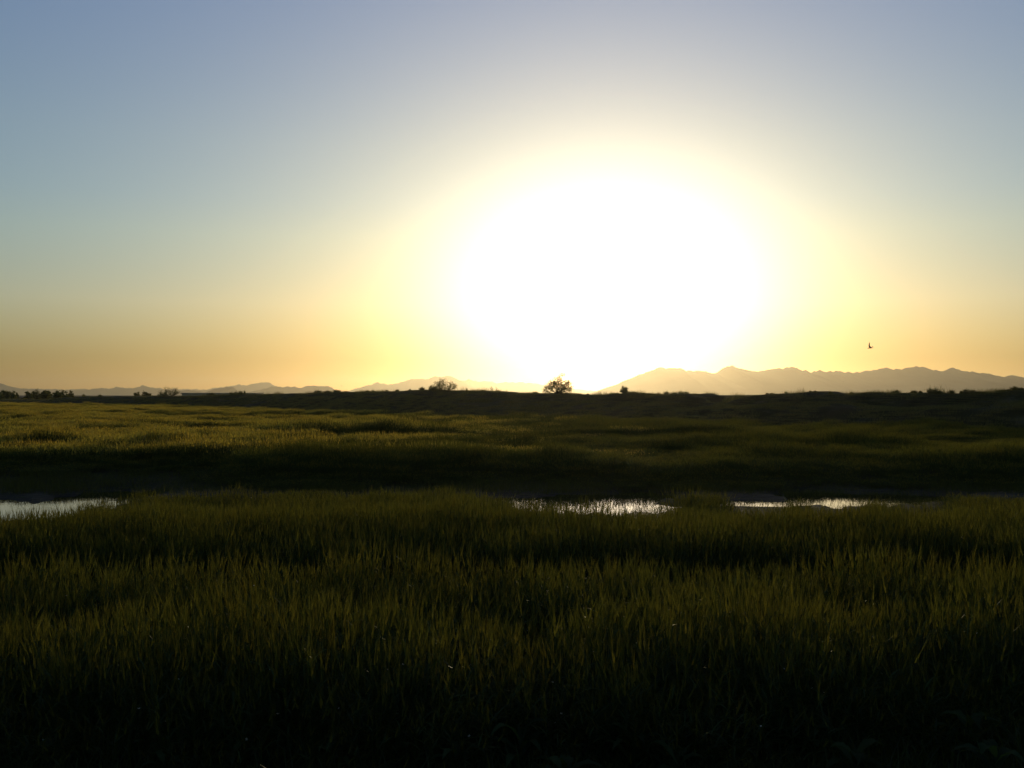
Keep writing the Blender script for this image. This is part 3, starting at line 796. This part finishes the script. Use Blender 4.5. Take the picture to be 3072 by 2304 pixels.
cnt = {}
for k, (px, yt, wp, st) in enumerate(minor):
    z = next(zn for lim, zn in zones if px < lim)
    nm, kd, ad = {"grass": ("grass_tuft", "tuft", "wispy"), "tuft": ("low_bush", "bush", "dense low"), "spiky": ("low_bush", "bush", "open twiggy"), "twig": ("low_bush", "bush", "bare twiggy")}[st]
    key = (z, ad); cnt[key] = cnt.get(key, 0) + 1
    tot = sum(1 for q in minor if next(zn for lim, zn in zones if q[0] < lim) == z and {"grass": "wispy", "tuft": "dense low", "spiky": "open twiggy", "twig": "bare twiggy"}[q[3]] == ad)
    o_ = "" if tot == 1 else ", " + ords[cnt[key] - 1]
    shrub(nm, px, yt - 2, wp * 1.25, st, f"small {ad} {kd} on the {z}{o_}", "tuft" if kd == "tuft" else "bush",
          "small tufts and bushes along the embankment crest", seed=k + 40)

# rounded trees far beyond the left bank
def far_point(px, D): return Vector(((px - CX) / F * D, D, 0.0))
far_trees = [(5, 1178, 14), (15, 1173, 18), (34, 1175, 16), (51, 1179, 8), (82, 1176, 18), (100, 1175, 22), (130, 1173, 22), (146, 1174, 18), (170, 1175, 20), (192, 1172, 20), (206, 1176, 20), (412, 1178, 16), (441, 1177, 24)]
fl = ["at the very left edge of the picture, cut by the frame", "next to the left edge, highest of the left pair", "second rounded hump from the left edge", "tiny, in the gap between the two tree rows",
      "at the left end of the long row", "behind the dark bush in the long row", "third in the long row, just right of the dark bush", "fourth in the long row", "fifth in the long row", "near the right end of the long row, the tallest",
      "at the right end of the long row", "left of the spiky shrub, the smaller of two", "left of the spiky shrub, the wider of two"]
for k, ((px, yt, wp), l) in enumerate(zip(far_trees, fl)):
    D = 300 + 12 * (k % 4)
    shrub("distant_tree", px, yt, wp, "tree", "distant rounded tree " + l, "tree", "distant trees beyond the left bank", seed=k + 200, at=far_point(px, D))

# low flat-topped building far left, behind the bank
def box_mesh(name, x0, x1, y0, y1, z0, z1, mat, bev=0.0):
    V = [(x, y, z) for z in (z0, z1) for y in (y0, y1) for x in (x0, x1)]
    Q = [(0, 2, 3, 1), (4, 5, 7, 6), (0, 1, 5, 4), (2, 6, 7, 3), (0, 4, 6, 2), (1, 3, 7, 5)]
    return mesh_np(name, V, Q=Q, mats=[mat])
M_WALL = earthy("mud_render", [(0.42, 0.33, 0.20), (0.52, 0.42, 0.28)], 0.6)
D = 265.0
x0, x1 = (545 - CX) / F * D, (765 - CX) / F * D
zt = CAMZ + (HY - 1178.5) / F * D
root = bpy.data.objects.new("low_building", None); COL.objects.link(root); root.location = ((x0 + x1) / 2, D + 4, 0)
hw = (x1 - x0) / 2
link("wall", box_mesh("wall", -hw, hw, -4, 4, -0.1, zt - 0.25, M_WALL), root)
link("roof", box_mesh("roof", -hw - 0.3, hw + 0.3, -4.3, 4.3, zt - 0.25, zt, M_WALL), root)
tag(root, "long low flat roofed brown building behind the left embankment", "building")

# ------------------------------------------------------------------ foreground weeds
def weed_meshes(r, n, L, w):
    lf, st = MB(), MB()
    st.tube([(0, 0, -0.05), (0.01, 0.0, L * 0.35), (0.015, 0.01, L * 0.7)], [0.006, 0.005, 0.003], 5)
    for q in range(n):
        a = q * 2.4 + r.uniform(-.3, .3); z0 = L * 0.65 * q / n; ll = L * r.uniform(.6, 1.0)
        ca, sa = math.cos(a), math.sin(a); up = r.uniform(.6, 1.4)
        ts = np.linspace(0, 1, 8)
        cen = np.stack([ca * ll * 0.75 * ts, sa * ll * 0.75 * ts, z0 + ll * (up * ts - (up * 0.8) * ts ** 2)], -1)
        wd = w * np.sin(np.pi * np.clip(ts * 0.93 + 0.06, 0, 1)) ** 0.8 * (1 + 0.18 * np.sin(ts * 25 + q))
        lat = np.array([-sa, ca, 0.0]); rows = []
        for k_, c in enumerate(cen):
            rows += [c - lat * wd[k_] / 2 + np.array([0, 0, wd[k_] * 0.18]), c, c + lat * wd[k_] / 2 + np.array([0, 0, wd[k_] * 0.18])]
        b = lf.n; lf.V.append(np.array(rows)); lf.n += len(rows)
        for k_ in range(7):
            for s_ in (0, 1):
                p_ = b + k_ * 3 + s_; lf.Q.append((p_, p_ + 1, p_ + 4, p_ + 3)); lf.mq.append(0)
    return st, lf
weeds = [(1560, 2170, 9, .42, .06), (2110, 2120, 8, .40, .05), (2690, 2070, 8, .40, .05), (2360, 2065, 10, .34, .07), (1900, 2180, 9, .42, .05), (1690, 2270, 9, .34, .07), (1370, 2230, 8, .3, .05),
         (2030, 2260, 8, .32, .06), (2900, 2140, 11, .36, .07), (2980, 2240, 10, .34, .08), (2560, 2240, 11, .32, .08), (2420, 2180, 10, .3, .07), (700, 2240, 8, .3, .05), (1010, 2215, 8, .3, .05),
         (2800, 1960, 9, .32, .05), (3010, 2030, 9, .32, .05), (500, 2270, 8, .26, .05), (1240, 2150, 7, .28, .04)]
wl = ["with a pointed leaf raised near the bottom centre", "with a tall upright leaf at the bottom, right of centre", "with a long slanting leaf in the lower right", "of drooping rounded leaves in the lower right quarter",
      "arching over at the bottom, right of centre", "at the bottom edge just right of centre", "at the bottom edge just left of centre", "between two upright-leaved weeds on the bottom edge",
      "near the right edge of the frame, above the corner", "in the bottom right corner", "of wide leaves on the bottom edge, right half", "of medium leaves just left of the wide-leaved weed",
      "on the bottom edge, left half, highest of two", "on the bottom edge, a third of the way across", "at the ragged right edge of the barley", "close against the right frame edge", "in the bottom left, smallest of all", "hidden at the barley foot, centre"]
for k, ((px, py, nl, L, w), l) in enumerate(zip(weeds, wl)):
    r = random.Random(900 + k)
    ang = (py - HY) / F
    d = 4.5
    for _ in range(20):                       # walk to where the sight line meets the leaf height
        zt_ = float(ground_h(np.array([(px - CX) / F * d]), np.array([d]))[0]) + L * 0.75
        d = (CAMZ - zt_) / ang
    x = (px - CX) / F * d
    z = float(ground_h(np.array([x]), np.array([d]))[0])
    root = bpy.data.objects.new("broad_leaved_weed", None); COL.objects.link(root); root.location = (x, d, z); root.rotation_euler = (0, 0, r.uniform(0, 6.28))
    root.empty_display_size = 0.1
    st, lf = weed_meshes(r, nl, L, w)
    link("stem", st.mesh("stem", [M_WEED]), root); link("leaves", lf.mesh("leaves", [M_WEED], smooth=True), root)
    tag(root, "broad leaved weed " + l, "weed", "broad leaved weeds on the verge")

# ------------------------------------------------------------------ birds
M_BIRD = earthy("dark_feathers", [(0.02, 0.018, 0.015), (0.05, 0.045, 0.04)], 30.0)
def bird_mesh(span, up1, up2, seed):
    """one closed skin: body, head, beak, fanned tail and two feathered wings; heading -X"""
    V, Q, T = [], [], []
    L = span * 0.60
    st = [(-0.50, .004, .0), (-0.46, .018, .002), (-0.40, .048, .008), (-0.34, .052, .010), (-0.28, .050, .004), (-0.15, .078, 0), (0.0, .085, -.004), (0.15, .068, .0), (0.26, .040, .006),
          (0.36, .034, .010), (0.50, .055, .012)]
    ns = 10
    for i_, (x, r, dz) in enumerate(st):
        tail = max(0, (x - 0.24) / 0.26)
        for j in range(ns):
            a = 2 * math.pi * j / ns
            V.append((x * L, math.cos(a) * r * L * (1 + 1.3 * tail), (math.sin(a) * r * (1 - 0.9 * tail) + dz) * L))
    for i_ in range(len(st) - 1):
        for j in range(ns):
            a = i_ * ns + j; b = i_ * ns + (j + 1) % ns; Q.append((a, b, b + ns, a + ns))
    for base, rev in ((0, 0), ((len(st) - 1) * ns, 1)):
        for j in range(1, ns - 1): T.append((base, base + j, base + j + 1) if rev else (base, base + j + 1, base + j))
    for side, up in ((1, up1), (-1, up2)):
        rows = 9; b = len(V)
        for k_ in range(rows):
            t = k_ / (rows - 1)
            elev = up * (0.55 + 0.45 * t)
            rr_ = span * 0.5 * t
            yy = math.cos(elev) * rr_ + 0.03 * L; zz = math.sin(elev) * rr_ + 0.03 * L
            sweep = (-0.10 * math.sin(math.pi * min(1, t * 1.6)) + 0.28 * t * t) * span * 0.5
            c = span * 0.155 * (1 - t ** 2.4) ** 0.6 * (1 - 0.25 * t) + 0.006 * span
            th = 0.012 * span * (1 - t) + 0.002 * span
            for (cx_, tz) in ((-0.30, 0), (-0.05, th), (0.35, th * .6), (0.70, 0), (0.3, -th * .4), (-0.05, -th * .6)):
                V.append((cx_ * c + sweep, side * yy - side * math.sin(elev) * tz, zz + math.cos(elev) * tz))
        for k_ in range(rows - 1):
            for j in range(6):
                a = b + k_ * 6 + j; c2 = b + k_ * 6 + (j + 1) % 6
                Q.append((a, c2, c2 + 6, a + 6) if side > 0 else (c2, a, a + 6, c2 + 6))
    return mesh_np("bird", V, Q=Q, T=T, mats=[M_BIRD], smooth=True)
birds = [(2611, 1043, 55, .60, 0.62, 0.62, (0.72, -0.30, 0.15), "largest bird, wings raised, flying above the right-hand mountains"),
         (2238, 1112, 110, .30, 0.5, 0.4, (0, 0, 0.4), "small dark bird against the ridge just right of the sunlit peak"),
         (2530, 1145, 120, .22, 0.7, 0.5, (0, 0, 0.9), "tiny bird low in front of the right-hand mountains"),
         (1024, 1158, 120, .22, 0.4, 0.7, (0, 0, -0.4), "tiny bird over the dip between the two left hills"),
         (1091, 1163, 120, .22, 0.9, 0.6, (0, 0, 0.2), "tiny bird at the left end of the central mountains"),
         (1091, 1001, 120, .22, 0.6, 0.3, (0, 0, 0.6), "speck of a bird high in the yellow sky left of the sun"),
         (46, 950, 120, .20, 0.5, 0.5, (0, 0, 0.5), "speck of a bird high at the left edge of the sky")]
for k, (px, py, D, span, u1, u2, rot, l) in enumerate(birds):
    o = link("bird", bird_mesh(span, u1, u2, k), loc=((px - CX) / F * D, D, CAMZ + (HY - py) / F * D))
    o.rotation_euler = rot
    tag(o, l, "bird", "birds flying over the field")

# ------------------------------------------------------------------ haze
HAZE_TOP = max(HM) + 25
m, nt, out = new_mat("haze")
pv = N(nt, "ShaderNodeVolumePrincipled")
pv.inputs["Color"].default_value = (0.93, 0.82, 0.57, 1)
pv.inputs["Density"].default_value = 4.6e-5
pv.inputs["Anisotropy"].default_value = 0.80
nt.links.new(pv.outputs[0], out.inputs["Volume"])
hz = link("haze", box_mesh("haze", -21000, 21000, -20000, 20000, -1.8, HAZE_TOP, m))
tag(hz, kind="stuff")
